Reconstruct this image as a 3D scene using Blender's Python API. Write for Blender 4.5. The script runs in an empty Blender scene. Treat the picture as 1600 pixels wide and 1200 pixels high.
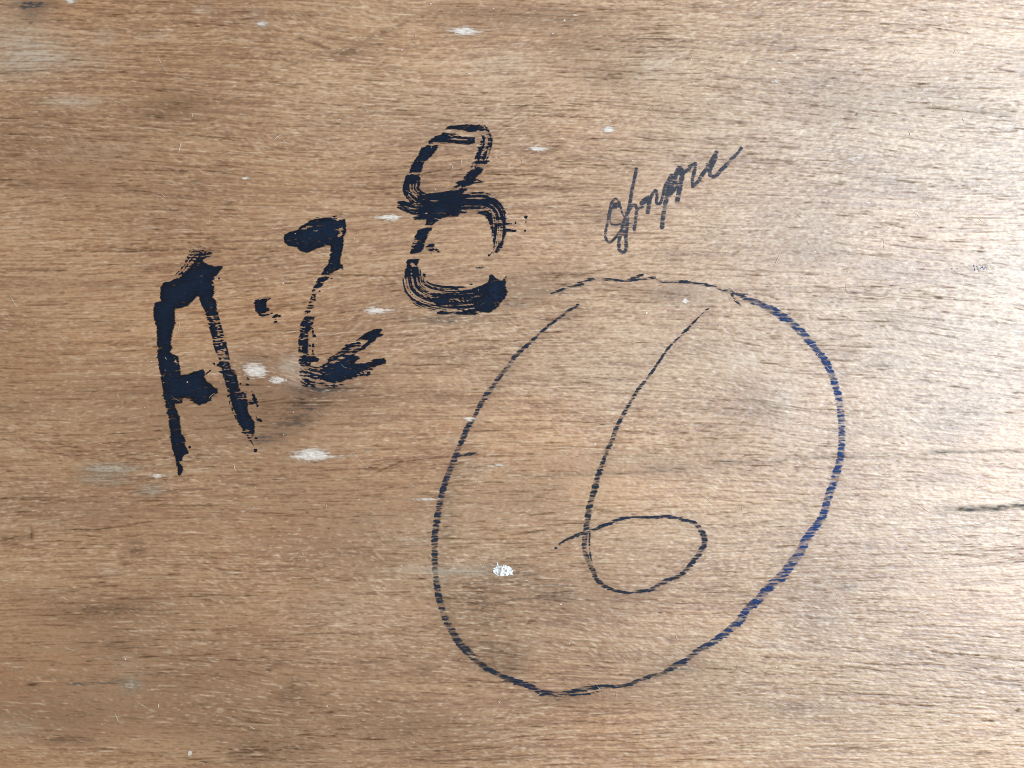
import bpy, math
import numpy as np

# ------------------------------------------------------------------ units
# The board is laid out in millimetre-like drawing units: 1 unit = 0.4 mm,
# x to the right 0..1600, y downwards 0..1200, on a board lying on its back.
S = 0.0004
TH = 0.012                      # board thickness (m)
def wx(x): return (np.asarray(x, dtype=np.float64) - 800.0) * S
def wy(y): return (600.0 - np.asarray(y, dtype=np.float64)) * S

scene = bpy.context.scene
# ------------------------------------------------------------------ camera
LENS = 28.0
cam_d = bpy.data.cameras.new("camera")
cam_d.lens = LENS; cam_d.sensor_width = 36.0
cam_d.clip_start = 0.01; cam_d.clip_end = 50.0
cam = bpy.data.objects.new("camera", cam_d)
scene.collection.objects.link(cam)
cam.location = (0.0, 0.0, TH + 1600 * S * LENS / 36.0)
scene.camera = cam

# ------------------------------------------------------------------ world: dim warm room
world = bpy.data.worlds.new("World"); scene.world = world; world.use_nodes = True
bg = world.node_tree.nodes["Background"]
bg.inputs[0].default_value = (1.0, 0.80, 0.615, 1.0)
bg.inputs[1].default_value = 0.46

# ------------------------------------------------------------------ window daylight from the right
def area(name, loc, target, w, h, power, col):
    l = bpy.data.lights.new(name, 'AREA'); l.shape = 'RECTANGLE'
    l.size = w; l.size_y = h; l.energy = power; l.color = col
    o = bpy.data.objects.new(name, l); scene.collection.objects.link(o)
    o.location = loc
    from mathutils import Vector
    o.rotation_euler = (Vector(target) - Vector(loc)).to_track_quat('-Z', 'Y').to_euler()
    return o
area("window_light", (1.08, 0.10, 0.78), (0.2, 0.0, 0.0), 1.3, 0.55, 36.0, (0.645, 0.840, 1.0))

scene.view_settings.view_transform = 'Standard'
scene.view_settings.look = 'None'
scene.view_settings.exposure = 0.0
scene.view_settings.gamma = 1.0
scene.view_settings.use_curve_mapping = False
scene.render.engine = 'CYCLES'
scene.cycles.use_denoising = False
scene.cycles.filter_width = 1.0

# ================================================================== grain fields
rng = np.random.default_rng(7)
X0, Y0, W, H = -80, -60, 1760, 1320            # periodic field domain
f32 = np.float32
yy, xx = np.mgrid[0:H, 0:W].astype(f32)
PX = xx + X0; PY = yy + Y0
fy = np.fft.fftfreq(H)[:, None]; fx = np.fft.rfftfreq(W)[None, :]

def norm(a):
    a = a - a.mean(); return (a / a.std()).astype(f32)
def gnoise(sx, sy):
    n = rng.standard_normal((H, W)).astype(f32)
    g = np.exp(-2 * (np.pi ** 2) * ((fx * sx) ** 2 + (fy * sy) ** 2))
    return norm(np.fft.irfft2(np.fft.rfft2(n) * g, s=(H, W)))
def blur(a, sx, sy):
    g = np.exp(-2 * (np.pi ** 2) * ((fx * sx) ** 2 + (fy * sy) ** 2))
    return np.fft.irfft2(np.fft.rfft2(a) * g, s=(H, W)).astype(f32)
def uni(a): return (0.5 * (1 + np.tanh(0.8 * a))).astype(f32)
def window(x0, y0, x1, y1):
    return (slice(max(0, int(y0 - Y0)), max(0, min(H, int(y1 - Y0) + 1))), slice(max(0, int(x0 - X0)), max(0, min(W, int(x1 - X0) + 1))))
def add_blob(a, x, y, rx, ry, amt=1.0, peak=False):
    """a soft oval patch; peak keeps the larger value instead of adding"""
    w = window(x - 2.8 * rx, y - 2.8 * ry, x + 2.8 * rx, y + 2.8 * ry)
    g = amt * np.exp(-(((PX[w] - x) / rx) ** 2 + ((PY[w] - y) / ry) ** 2)).astype(f32)
    a[w] = np.maximum(a[w], g) if peak else a[w] + g

XI = np.arange(W)[None, :]
def lic(n, slope, L, step=1):
    """smear a noise along the grain direction"""
    acc = np.zeros((H, W), f32); ws = 0
    flat = n.ravel()
    for i in range(-L, L + 1):
        w = 0.5 + 0.5 * math.cos(math.pi * i / (L + 1)); ws += w
        yv = yy + slope * (i * step)
        y0 = np.floor(yv); f = yv - y0
        y0 = y0.astype(np.int32) % H
        xi = ((XI + i * step) % W).astype(np.int32)
        a = flat.take(y0 * np.int32(W) + xi)
        b = flat.take(((y0 + 1) % H) * np.int32(W) + xi)
        acc += w * (a + (b - a) * f)
    return acc / ws

# direction of the grain: nearly level, drifting, falling to the right on the right side, swirling round two knots
slope = 0.035 * gnoise(160, 60) + 0.02 * gnoise(45, 22)
right = np.clip((PX - 950) / 450, 0, 1).astype(f32)
slope += 0.10 * right * np.clip((1000 - PY) / 400, 0, 1)
for kx, ky, kr, ka in ((1185, 615, 75, 0.45), (452, 578, 34, 1.2), (1135, 90, 60, 0.4), (770, 110, 80, -.3)):
    dx, dy = (PX - kx) / kr, (PY - ky) / kr
    slope += (ka * (0.25 + 0.9 * dx * dy) * np.exp(-(dx * dx + dy * dy))).astype(f32)
slope = slope.astype(f32)
tear_slope = (slope + 0.17 + 0.16 * gnoise(50, 30) + 0.10 * right).astype(f32)

g_long = norm(lic(gnoise(2.0, 0.45), slope, 16, 4))          # long fibres
g_mid = norm(lic(gnoise(0.5, 0.40), slope, 9, 1))            # short fibres
g_tear = norm(lic(gnoise(0.4, 0.38), tear_slope, 3, 1))      # torn, fuzzy chatter
# open pores, splits and raised fibres: thousands of single dashes along the grain
def dashes(n, l0, l1, sl, dens, amp=(0.4, 1.0), thick=0.0):
    a = np.zeros((H, W), f32).ravel()
    cy, cx = rng.integers(0, H, n * 4), rng.integers(0, W, n * 4)
    keep = rng.random(n * 4) < dens[cy, cx] / 3.0
    cy, cx = cy[keep][:n], cx[keep][:n]
    L = rng.uniform(l0, l1, len(cy)) * rng.uniform(0.6, 1.4, len(cy))
    A = rng.uniform(*amp, len(cy)); sv = sl[cy, cx] + rng.normal(0, 0.03, len(cy)); cv = rng.normal(0, 0.004, len(cy))
    oy = rng.random(len(cy))
    for t in range(-int(l1 * 1.4), int(l1 * 1.4) + 1):
        k = np.abs(t) < L
        if not k.any(): continue
        w = A[k] * (1 - (t / L[k]) ** 2) ** 0.7
        y = cy[k] + oy[k] + sv[k] * t + cv[k] * t * abs(t) / 4
        y0 = np.floor(y); f = y - y0; y0 = y0.astype(np.int64) % H; x = (cx[k] + t) % W
        np.add.at(a, y0 * W + x, (w * (1 - f)).astype(f32)); np.add.at(a, ((y0 + 1) % H) * W + x, (w * f).astype(f32))
    return blur(a.reshape(H, W), 0.4, 0.22 + thick)
cluster = np.clip(0.9 + 0.42 * gnoise(70, 18), 0.15, 3.0).astype(f32)
for b in ((975, 85, 70, 22), (1050, 55, 60, 14), (965, 118, 40, 14), (800, 122, 18, 10), (270, 165, 60, 20),
          (1240, 150, 80, 30), (640, 300, 100, 12), (300, 390, 120, 12), (420, 640, 60, 30)):
    add_blob(cluster, *b, 1.3)
pore = (dashes(13000, 2.0, 7, slope, cluster, (.15, .7)) + dashes(5200, 7, 24, slope, cluster, (.15, .75))
        + dashes(1100, 25, 80, slope, cluster, (.15, .6)) + dashes(220, 4, 12, slope, cluster, (.8, 1.3), .3))
pore += dashes(1300, 3, 14, (slope + 0.07).astype(f32), (right * 1.5 + .2).astype(f32), (.2, .8))
pore = np.clip(1.35 * pore, 0, 1).astype(f32)
fl = np.clip(0.8 + 0.5 * gnoise(70, 25), 0.1, 3).astype(f32)
fleck = dashes(21000, 1.6, 5, tear_slope, fl, (.2, .9)) + dashes(3200, 5, 15, slope, fl, (.3, 1.0)) + dashes(260, 15, 40, slope, fl, (.3, .8))
fleck = np.clip(1.45 * fleck, 0, 1).astype(f32)

# ------------------------------------------------------------------ hand-placed marks of age and broad tone changes in the veneer
ragged = uni(0.6 * g_long + 0.6 * g_mid + 0.4 * g_tear)       # breaks every stain and tone up along the grain
def streaks(items):
    a = np.zeros((H, W), f32)
    for (x0, y0, x1, y1, r, amt) in items:
        n = max(2, int(math.hypot(x1 - x0, y1 - y0) / (r * 1.5)) + 1)
        for k in range(n):
            t = k / (n - 1)
            add_blob(a, x0 + (x1 - x0) * t, y0 + (y1 - y0) * t, r * 2.6, r, amt, True)
    return a
brown = np.zeros((H, W), f32)
for (x, y, rx, ry, a) in (
    (300, 340, 200, 90, .10), (330, 640, 240, 90, .28), (560, 830, 240, 90, .32), (260, 1060, 300, 110, .30), (880, 900, 160, 90, .25), (80, 250, 160, 60, .12), (700, 1150, 260, 60, .16), (540, 560, 160, 70, .14), (60, 560, 120, 90, .12), (275, 168, 60, 20, .45), (240, 180, 22, 5, .5), (215, 862, 14, 5, .7), (212, 848, 12, 4, .45), (197, 880, 10, 4, .7), (49, 835, 5, 10, .5),
    (15, 842, 30, 6, .55), (276, 883, 8, 4, .6), (50, 1070, 7, 3, 1.3), (455, 1087, 26, 11, .6), (463, 1070, 18, 9, .3), (420, 1044, 3, 7, .8),
    (425, 1038, 22, 4, .5), (440, 1172, 60, 20, .4), (418, 1177, 10, 6, .5), (385, 1180, 30, 20, .35), (100, 1157, 46, 6, .55), (120, 960, 60, 12, .3),
    (640, 1130, 110, 30, .25), (330, 1120, 120, 30, .25), (577, 1034, 22, 3, .7), (665, 1045, 20, 10, .4),
    (755, 935, 46, 22, .75), (790, 905, 60, 26, .55), (768, 1018, 52, 30, .75), (752, 970, 40, 12, .5), (870, 930, 36, 16, .55), (840, 760, 70, 40, .30),
    (1190, 640, 40, 22, .55), (1170, 600, 34, 20, .3), (1060, 462, 46, 16, .55), (1280, 945, 45, 55, .55), (1330, 918, 18, 6, .5), (1240, 1105, 40, 8, .6),
    (1300, 470, 30, 10, .3), (1285, 130, 46, 16, .45), (1310, 175, 70, 24, .4), (1440, 145, 90, 16, .3), (1270, 395, 60, 24, .35), (1250, 350, 100, 30, .25),
    (1380, 570, 36, 6, .5), (950, 120, 46, 20, .4), (905, 70, 60, 24, .3), (860, 30, 90, 14, .4), (700, 20, 120, 12, .25), (530, 93, 20, 3, .9),
    (550, 82, 30, 6, .55), (120, 290, 30, 10, .3), (45, 288, 12, 4, .5), (150, 445, 60, 6, .4), (355, 317, 10, 4, .7), (305, 287, 10, 3, .6),
    (482, 628, 28, 14, .55), (458, 655, 32, 13, .6), (425, 682, 34, 10, .55), (412, 630, 50, 40, .2), (190, 955, 80, 22, .35), (60, 1120, 90, 22, .3), (180, 1010, 60, 20, .25), (30, 1060, 100, 40, .15), (1500, 650, 60, 24, .25), (1400, 420, 30, 16, .2), (985, 720, 120, 20, .25), (1060, 735, 60, 8, .3),
    (20, 640, 60, 14, .25), (700, 560, 40, 14, .3), (650, 430, 60, 20, .15), (860, 430, 70, 20, .25)):
    add_blob(brown, x, y, rx, ry, a * (1.7 if rx < 30 else 1.5))
brown += streaks([(640, 32, 605, 50, 2.2, .7), (605, 48, 530, 84, 4, .95), (470, 60, 512, 76, 2.4, 1.0), (500, 85, 440, 108, 2, .7), (420, 110, 400, 120, 2.4, .6)])
brown *= 0.12 + 1.75 * ragged ** 1.5
pale = np.zeros((H, W), f32)
for (x, y, rx, ry, a) in (
    (1180, 230, 240, 170, .28), (790, 150, 130, 70, .25), (160, 430, 170, 80, .12), (950, 590, 140, 70, .14), (1450, 600, 300, 500, .22), (560, 200, 160, 60, .10), (45, 70, 60, 30, .8), (90, 95, 70, 16, .5), (165, 58, 16, 12, .6), (110, 158, 46, 8, .8), (20, 110, 50, 20, .4), (0, 40, 60, 70, .3), (245, 56, 24, 6, .4),  # the largest oval turns the whole right side paler
    (155, 240, 60, 16, .2), (780, 100, 60, 30, .25), (1025, 100, 40, 26, .35), (1228, 622, 18, 34, .4), (1160, 560, 46, 20, .25), (456, 572, 22, 16, .9),
    (470, 595, 26, 10, .4), (408, 38, 10, 6, .8), (400, 20, 12, 10, .3), (318, 14, 14, 8, .4), (1215, 1010, 20, 8, .35), (1395, 280, 18, 10, .3),
    (700, 890, 80, 9, .55), (650, 845, 40, 10, .2), (745, 735, 26, 10, .3), (30, 345, 60, 40, .15), (1560, 420, 60, 40, .25), (200, 1040, 26, 18, .25),
    (20, 1140, 50, 20, .35), (170, 895, 24, 8, .3), (530, 950, 60, 26, .15), (1230, 690, 50, 40, .2)):
    add_blob(pale, x, y, rx, ry, a)
pale *= 0.35 + 1.15 * ragged
grey = np.zeros((H, W), f32)
for (x, y, rx, ry, a) in (
    (52, 8, 34, 7, 1.3), (50, 22, 20, 16, .6), (395, 565, 22, 16, .55), (510, 607, 46, 7, 1.0), (485, 616, 40, 14, .45), (478, 640, 24, 9, .75), (462, 657, 24, 8, .8),
    (440, 672, 20, 8, .55), (415, 685, 24, 8, .8), (405, 690, 10, 4, .5), (690, 500, 60, 6, .75), (800, 474, 26, 7, .75), (810, 462, 60, 18, .3), (800, 440, 40, 8, .3), (725, 495, 60, 14, .35),
    (860, 456, 34, 5, .5), (960, 447, 20, 5, .5), (890, 447, 22, 4, .6), (1040, 455, 60, 9, .25),
    (1140, 723, 30, 4, .9), (1190, 722, 40, 4, .4), (1270, 715, 50, 4, .5), (1360, 712, 70, 5, .5), (1025, 730, 20, 3, .6), (950, 738, 60, 3, .4), (880, 742, 40, 3, .35),
    (1470, 706, 22, 3.5, .9), (1530, 706, 50, 3, .6), (1540, 795, 36, 5.5, 1.0), (1485, 800, 20, 3, .4),
    (1470, 170, 70, 8, .3), (1545, 175, 40, 8, .4), (1390, 500, 40, 20, .25), (1110, 700, 60, 40, .18), (1120, 1080, 120, 40, .22), (1290, 1110, 80, 20, .2),
    (200, 990, 200, 150, .10), (60, 1130, 160, 90, .10), (130, 1068, 60, 2.4, .55), (200, 1065, 40, 2.2, .55), (40, 925, 90, 10, .2), (150, 800, 60, 30, .25),
    (40, 800, 80, 30, .2), (1590, 1110, 4, 3, 2.0), (1075, 1040, 60, 14, .4), (1100, 1010, 30, 8, .4), (900, 1092, 90, 10, .35), (960, 930, 80, 20, .25), (700, 820, 14, 80, .35),
    (735, 720, 20, 24, .35), (697, 950, 14, 40, .25), (800, 1045, 30, 12, .3), (1330, 552, 14, 6, .7)):
    add_blob(grey, x, y, rx, ry, a)
ring_path = [(1130,455,3,.50,.1),(1150,459,3,.45,.3),(1171,469,4,.38,.5),(1184.5,474,5,.32,.6),(1202.5,482,6,.30,.7),(1223,495,6.5,.34,.7),(1238.5,506,6.5,.36,.75),(1252,519,6.5,.36,.75),(1265.5,533,6,.45,.8),(1275,545,5.5,.4,.8),(1287,560,6,.32,.8),(1296,577,6,.30,.85),(1304,596,6,.42,.9),(1311,624,6,.46,.95),(1315,656,6,.44,.95),(1315.5,690,6,.46,.9),(1314,714,6,.46,.85),(1308,737,6.5,.46,.85),(1301.5,757,6.5,.44,.9),(1295,775,6.5,.40,.95),(1289,797,6,.50,1),(1281,815,6.5,.48,1),(1267,832,7,.50,1),(1257,848,7,.50,1),(1249,866,8,.42,.95),(1236,881,8,.46,.9),(1225,897,8,.42,.9),(1211,910,8,.48,.8),(1197,922,7.5,.50,.75),(1184.5,938,7,.44,.75),(1167,953,6.5,.46,.75),(1157,969,6.5,.46,.75),(1143,982,6,.46,.7),(1128,994,6,.48,.6),(1108,1007,5,.50,.4),(1083,1022,5,.52,.3),(1070,1034,5,.48,.2),(1054,1041,5,.46,.2),(1034,1053,3.5,.42,.1),(1010,1059,3.5,.38,.1),(992,1066,3.5,.42,.1),(980,1071,3,.36,.1),(940,1073,3.5,.36,.1),(912,1077,4,.42,.1),(890,1082,4,.45,.1),(868,1084,4,.42,.1),(845,1080,4.5,.50,.1),(828,1073,5,.36,.15),(806,1065,5.5,.42,.15),(790,1059,5,.42,.1),(778,1053,4,.45,.1),(759,1044,5,.55,.1),(746,1032,6,.52,.1),(731,1018,6,.54,.1),(716,1002,6,.54,.1),(707,987,6,.54,.1),(697,968,5.5,.52,.1),(690,948,5.5,.54,.1),(685,928,5.5,.52,.1),(682,905,5,.62,.1),(680,885,5,.62,.1),(679.5,865,5,.46,.1),(680,835,5.5,.46,.15),(684,808,5.5,.48,.15),(688,785,5.5,.52,.15),(694,760,5,.56,.15),(703,735,5,.48,.2),(711,715,5,.44,.2),(718,697,4,.54,.15),(727,677,5,.46,.15),(735,661,4.5,.48,.1),(743,648,3,.62,.1),(752,631,4.5,.46,.15),(761,616,5,.42,.2),(771,604,4,.52,.15),(779,591,4,.54,.15),(788,580,3.5,.56,.12),(796,571,4,.46,.2),(805,557,4,.46,.12),(817,546,3,.50,.1),(827,537,3,.46,.1),(847,518,2.2,.48,.1),(858,508,2.5,.50,.1),(872,498,2.5,.62,.1),(885,489,2.5,.55,.1),(903,477,2.2,.58,.1)]
six_path = [(1111,479,1,.4,.05),(1096,492,1.3,.3,.05),(1083,505,1.7,.3,.05),(1065,524,2,.3,.05),(1045,544,2.2,.25,.1),(1029,566.5,2.4,.3,.1),(1013,590,2.8,.32,.1),(997.5,609,3,.34,.05),(982,634,3.4,.36,.05),(964,668,3.8,.34,.1),(958,685,4.2,.36,.1),(951,700,4.2,.38,.1),(945,715,3,.42,.1),(939,731,4.2,.36,.05),(933,750,5,.38,.05),(927,773,5,.38,.05),(920.5,797,5,.40,.05),(917,820,4.8,.42,.1),(914,842,4.4,.50,.1),(914,862,4.4,.50,.1),(919,876,4,.52,.1),(926,890,4.5,.54,.05),(932,904,4.5,.50,.05),(940,912,4,.42,.05),(951,919,3.6,.38,.05),(962,923,2.6,.36,.05),(980,926,2,.28,.1),(1000,925,2.2,.30,.1),(1018,921,3,.40,.15),(1030,914,4,.42,.15),(1044,907,4.4,.38,.15),(1060,901,3.4,.32,.1),(1072,891,4.2,.40,.1),(1084,876,4.5,.44,.1),(1094,863,4.5,.46,.1),(1101,850,4.5,.50,.1),(1100,838,5,.42,.1),(1094,827,4.4,.46,.1),(1086,818,3,.34,.1),(1073,813,2.4,.26,.15),(1058,810,2.4,.28,.15),(1044,807.5,3.2,.36,.15),(1022,809,2.4,.30,.15),(997.5,808,2.2,.22,.15),(979.5,809,2.2,.22,.15),(962,814,2.8,.26,.15),(944,821,3,.25,.1),(925,829,3,.34,.1),(912,833,3.2,.30,.1),(898,838,2.4,.24,.1),(884,844,2,.24,.05),(874,851,1.8,.24,.05)]
for path, amt in ((ring_path, .20), (six_path, .17)):          # crayon dust rubbed into the fibres beside the line
    for k, q in enumerate(path):
        add_blob(grey, q[0] + 2.5, q[1] + 1.5, 15, 11, amt)
grey *= 0.12 + 1.6 * ragged ** 1.3
# a few long single splits
crack = np.zeros((H, W), f32)
line = [(850, 743), (930, 741), (1010, 738), (1060, 733), (1115, 724), (1160, 721), (1230, 719), (1300, 714), (1390, 712), (1460, 706), (1530, 706), (1640, 702)]
for (x0, y0), (x1, y1) in zip(line[:-1], line[1:]):
    for t in np.linspace(0, 1, int((x1 - x0) / 5), endpoint=False):
        add_blob(grey, x0 + (x1 - x0) * t, y0 + (y1 - y0) * t + rng.normal(0, .8), 8, 1.8, rng.uniform(.2, 1.15) * (.55 + .45 * math.sin(x0 * .021 + t * 2.1)), True)
for x in np.arange(1462, 1640, 3.0):                       # the dark rubbed streak at the right edge
    t = (x - 1472) / 130
    add_blob(grey, x, 799 - 9 * t + rng.normal(0, 2.2), 14, 3.2, rng.uniform(.6, 1.6) * min(1, 3.0 * t + .2), True)
for pts in ([(500, 736), (540, 733), (590, 731)], [(590, 737), (625, 722), (655, 718), (700, 714)], [(110, 827), (150, 828), (190, 822), (240, 814)], [(175, 265), (230, 266), (300, 267)],
            [(1455, 1018), (1500, 1022), (1530, 1024)], [(1355, 953), (1400, 956), (1435, 957)], [(1490, 922), (1520, 923), (1545, 925)], [(1350, 1037), (1400, 1039), (1450, 1038)],
            [(1520, 68), (1555, 72)], [(1500, 205), (1560, 206), (1590, 204)], [(1555, 106), (1585, 112)], [(1180, 458), (1200, 462), (1214, 468)],
            [(660, 271), (690, 266), (720, 265)], [(480, 428), (530, 429), (600, 431), (640, 432)], [(420, 250), (410, 192), (400, 192)][1:], [(1270, 462), (1282, 464)],
            [(0, 846), (20, 840)], [(160, 693), (250, 686)], [(100, 392), (200, 393), (260, 391)], [(800, 180), (850, 181), (940, 184)], [(840, 352), (870, 350)]):
    for (x0, y0), (x1, y1) in zip(pts[:-1], pts[1:]):
        w = window(min(x0, x1) - 6, min(y0, y1) - 6, max(x0, x1) + 6, max(y0, y1) + 6); X, Y = PX[w], PY[w]
        t = np.clip(((X - x0) * (x1 - x0) + (Y - y0) * (y1 - y0)) / ((x1 - x0) ** 2 + (y1 - y0) ** 2), 0, 1)
        d = np.hypot(X - x0 - t * (x1 - x0), Y - y0 - t * (y1 - y0)) + 0.35 * g_tear[w]
        crack[w] = np.maximum(crack[w], np.exp(-(d / 1.1) ** 2))
# single dark pits
for (x, y, rx, ry) in ((50, 1070, 6, 2), (1376, 18, 3, 1.5), (1338, 178, 2, 2.5), (1550, 157, 5, 1.6), (1562, 226, 3, 1.5), (816, 257, 3.4, 1.6), (1590, 1110, 4, 2.4), (361, 316, 3, 1.6),
                       (195, 629, 1.2, 3), (49, 835, 1.4, 9), (1355, 1, 3, 1.5), (513, 826, 2, 1.4), (1412, 187, 4, 1.6), (166, 162, 6, 1.2)):
    add_blob(crack, x, y, rx, ry, 1.0, True)
pore = np.clip(pore + 0.9 * crack * (0.55 + 0.5 * ragged), 0, 1)

# ------------------------------------------------------------------ relief of the rough-sawn face (m)
fuzz = 0.80 + 0.0 * right
height = (0.000036 * g_long + 0.000070 * g_mid + fuzz * 0.000075 * g_tear
          + 0.00006 * gnoise(26, 9) + 0.00020 * fleck - 0.00026 * pore).astype(f32)
grain = uni(0.55 * g_long + 0.45 * g_mid + 0.35 * g_tear + 0.14 * gnoise(120, 14) + 0.20 * gnoise(60, 40))

def samp(F, x, y):
    u = np.asarray(x, dtype=np.float64) - X0; v = np.asarray(y, dtype=np.float64) - Y0
    x0 = np.floor(u).astype(np.int64); y0 = np.floor(v).astype(np.int64)
    fx_ = (u - x0).astype(f32); fy_ = (v - y0).astype(f32)
    x0 %= W; y0 %= H; x1 = (x0 + 1) % W; y1 = (y0 + 1) % H
    return (F[y0, x0] * (1 - fx_) + F[y0, x1] * fx_) * (1 - fy_) + (F[y1, x0] * (1 - fx_) + F[y1, x1] * fx_) * fy_

# ================================================================== materials
def new_mat(name):
    m = bpy.data.materials.new(name); m.use_nodes = True
    nt = m.node_tree; b = nt.nodes["Principled BSDF"]
    return m, nt, b
def attr(nt, name):
    n = nt.nodes.new("ShaderNodeAttribute"); n.attribute_name = name; return n
def mix(nt, a, b, fac, mode='MIX'):
    n = nt.nodes.new("ShaderNodeMix"); n.data_type = 'RGBA'; n.blend_type = mode; n.clamp_factor = True
    for s, v in ((n.inputs[6], a), (n.inputs[7], b), (n.inputs[0], fac)):
        if isinstance(v, bpy.types.NodeSocket): nt.links.new(v, s)
        else: s.default_value = v if not isinstance(v, tuple) else (*v, 1.0)
    return n.outputs[2]
def math_n(nt, op, a, b):
    n = nt.nodes.new("ShaderNodeMath"); n.operation = op
    for s, v in zip(n.inputs, (a, b)):
        if isinstance(v, bpy.types.NodeSocket): nt.links.new(v, s)
        else: s.default_value = v
    return n.outputs[0]
def noise_n(nt, scale, detail=3.0, rough=0.55, turn=0.0):
    tc = nt.nodes.new("ShaderNodeTexCoord"); mp = nt.nodes.new("ShaderNodeMapping")
    mp.inputs['Scale'].default_value = scale
    src = tc.outputs['Object']
    if turn:
        rt = nt.nodes.new("ShaderNodeMapping"); rt.inputs['Rotation'].default_value = (0, 0, -turn)
        nt.links.new(src, rt.inputs[0]); src = rt.outputs[0]
    nt.links.new(src, mp.inputs[0])
    n = nt.nodes.new("ShaderNodeTexNoise"); n.inputs['Scale'].default_value = 1.0
    n.inputs['Detail'].default_value = detail; n.inputs['Roughness'].default_value = rough
    nt.links.new(mp.outputs[0], n.inputs['Vector'])
    return n

def ramp(nt, fac, stops):
    r = nt.nodes.new("ShaderNodeValToRGB"); e = r.color_ramp.elements
    while len(e) < len(stops): e.new(0.5)
    for k, (p, c) in enumerate(stops):
        e[k].position = p; e[k].color = (*c, 1.0)
    nt.links.new(fac, r.inputs[0]); return r.outputs[0]

def wood_material():
    m, nt, b = new_mat("weathered plywood veneer")
    g = attr(nt, "grain").outputs['Fac']
    col = ramp(nt, g, [(0.0, (0.250, 0.117, 0.056)), (0.45, (0.412, 0.219, 0.104)), (1.0, (0.580, 0.360, 0.195))])
    # slow drift of hue over the sheet
    n1 = noise_n(nt, (4.0, 9.0, 1.0), 4.0)
    hue = ramp(nt, n1.outputs['Fac'], [(0.30, (0.86, 0.86, 0.86)), (0.5, (1.0, 1.0, 1.0)), (0.70, (1.12, 1.03, 0.92))])
    col = mix(nt, col, hue, 1.0, 'MULTIPLY')
    n2 = noise_n(nt, (60.0, 1500.0, 1.0), 3.0, 0.7)
    fib = ramp(nt, n2.outputs['Fac'], [(0.3, (0.84, 0.82, 0.80)), (0.7, (1.14, 1.16, 1.18))])
    col = mix(nt, col, fib, 0.8, 'MULTIPLY')
    col = mix(nt, col, (0.180, 0.085, 0.032), math_n(nt, 'MULTIPLY', attr(nt, "brown").outputs['Fac'], 0.85))
    col = mix(nt, col, (0.56, 0.48, 0.38), math_n(nt, 'MULTIPLY', attr(nt, "pale").outputs['Fac'], 0.62))
    col = mix(nt, col, (0.088, 0.082, 0.077), math_n(nt, 'MULTIPLY', attr(nt, "grey").outputs['Fac'], 0.75))
    col = mix(nt, col, (0.78, 0.58, 0.40), math_n(nt, 'MULTIPLY', attr(nt, "fleck").outputs['Fac'], 0.70))
    col = mix(nt, col, (0.055, 0.026, 0.014), math_n(nt, 'MULTIPLY', attr(nt, "pore").outputs['Fac'], 0.82))
    nt.links.new(col, b.inputs['Base Color'])
    b.inputs['Roughness'].default_value = 0.54
    b.inputs['IOR'].default_value = 1.70
    sp = math_n(nt, 'SUBTRACT', 1.0, attr(nt, "pore").outputs['Fac'])          # open pores and grime hold no sheen
    sp = math_n(nt, 'MAXIMUM', math_n(nt, 'SUBTRACT', sp, math_n(nt, 'MULTIPLY', attr(nt, "grey").outputs['Fac'], 0.8)), 0.0)
    nt.links.new(sp, b.inputs['Specular IOR Level'])
    # fine fibre relief below the size of the mesh
    n3 = noise_n(nt, (420.0, 2300.0, 1.0), 2.0, 0.6, -0.16)
    bp = nt.nodes.new("ShaderNodeBump"); bp.inputs['Strength'].default_value = 0.85
    bp.inputs['Distance'].default_value = 0.00022
    nt.links.new(n3.outputs['Fac'], bp.inputs['Height']); nt.links.new(bp.outputs[0], b.inputs['Normal'])
    return m

def coat_material(name, c0, c1, rough, spec, a="tone", film=0.0):
    m, nt, b = new_mat(name)
    col = mix(nt, c0, c1, attr(nt, a).outputs['Fac'])
    n = noise_n(nt, (300.0, 1200.0, 1.0), 3.0)
    v = ramp(nt, n.outputs['Fac'], [(0.3, (0.75, 0.75, 0.75)), (0.7, (1.25, 1.25, 1.25))])
    col = mix(nt, col, v, 1.0, 'MULTIPLY')
    nt.links.new(col, b.inputs['Base Color'])
    b.inputs['Roughness'].default_value = rough
    b.inputs['Specular IOR Level'].default_value = spec
    if film: nt.links.new(math_n(nt, 'MULTIPLY', attr(nt, "cover").outputs['Fac'], film), b.inputs['Alpha'])   # a thin coat lets the wood through
    return m

M_wood = wood_material()
M_paint = coat_material("navy black brush paint", (0.0010, 0.0035, 0.010), (0.0024, 0.0130, 0.034), 0.40, 0.25, film=1.0)
M_marker = coat_material("blue black marker ink", (0.026, 0.034, 0.052), (0.070, 0.084, 0.115), 0.6, 0.12, film=0.80)
M_crayon = coat_material("blue black crayon", (0.019, 0.025, 0.033), (0.016, 0.044, 0.145), 0.6, 0.1, film=0.95)
M_white = coat_material("white paint", (0.50, 0.38, 0.29), (0.74, 0.66, 0.59), 0.65, 0.2, film=0.95)
M_smear = coat_material("thin pinkish grey smear", (0.46, 0.36, 0.26), (0.60, 0.50, 0.39), 0.6, 0.3, film=0.75)
M_plaster = coat_material("crusted white filler", (0.62, 0.62, 0.62), (0.84, 0.84, 0.84), 0.55, 0.4)
M_fibre = coat_material("pale loose wood fibre", (0.62, 0.50, 0.36), (0.80, 0.72, 0.58), 0.5, 0.4)

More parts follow.
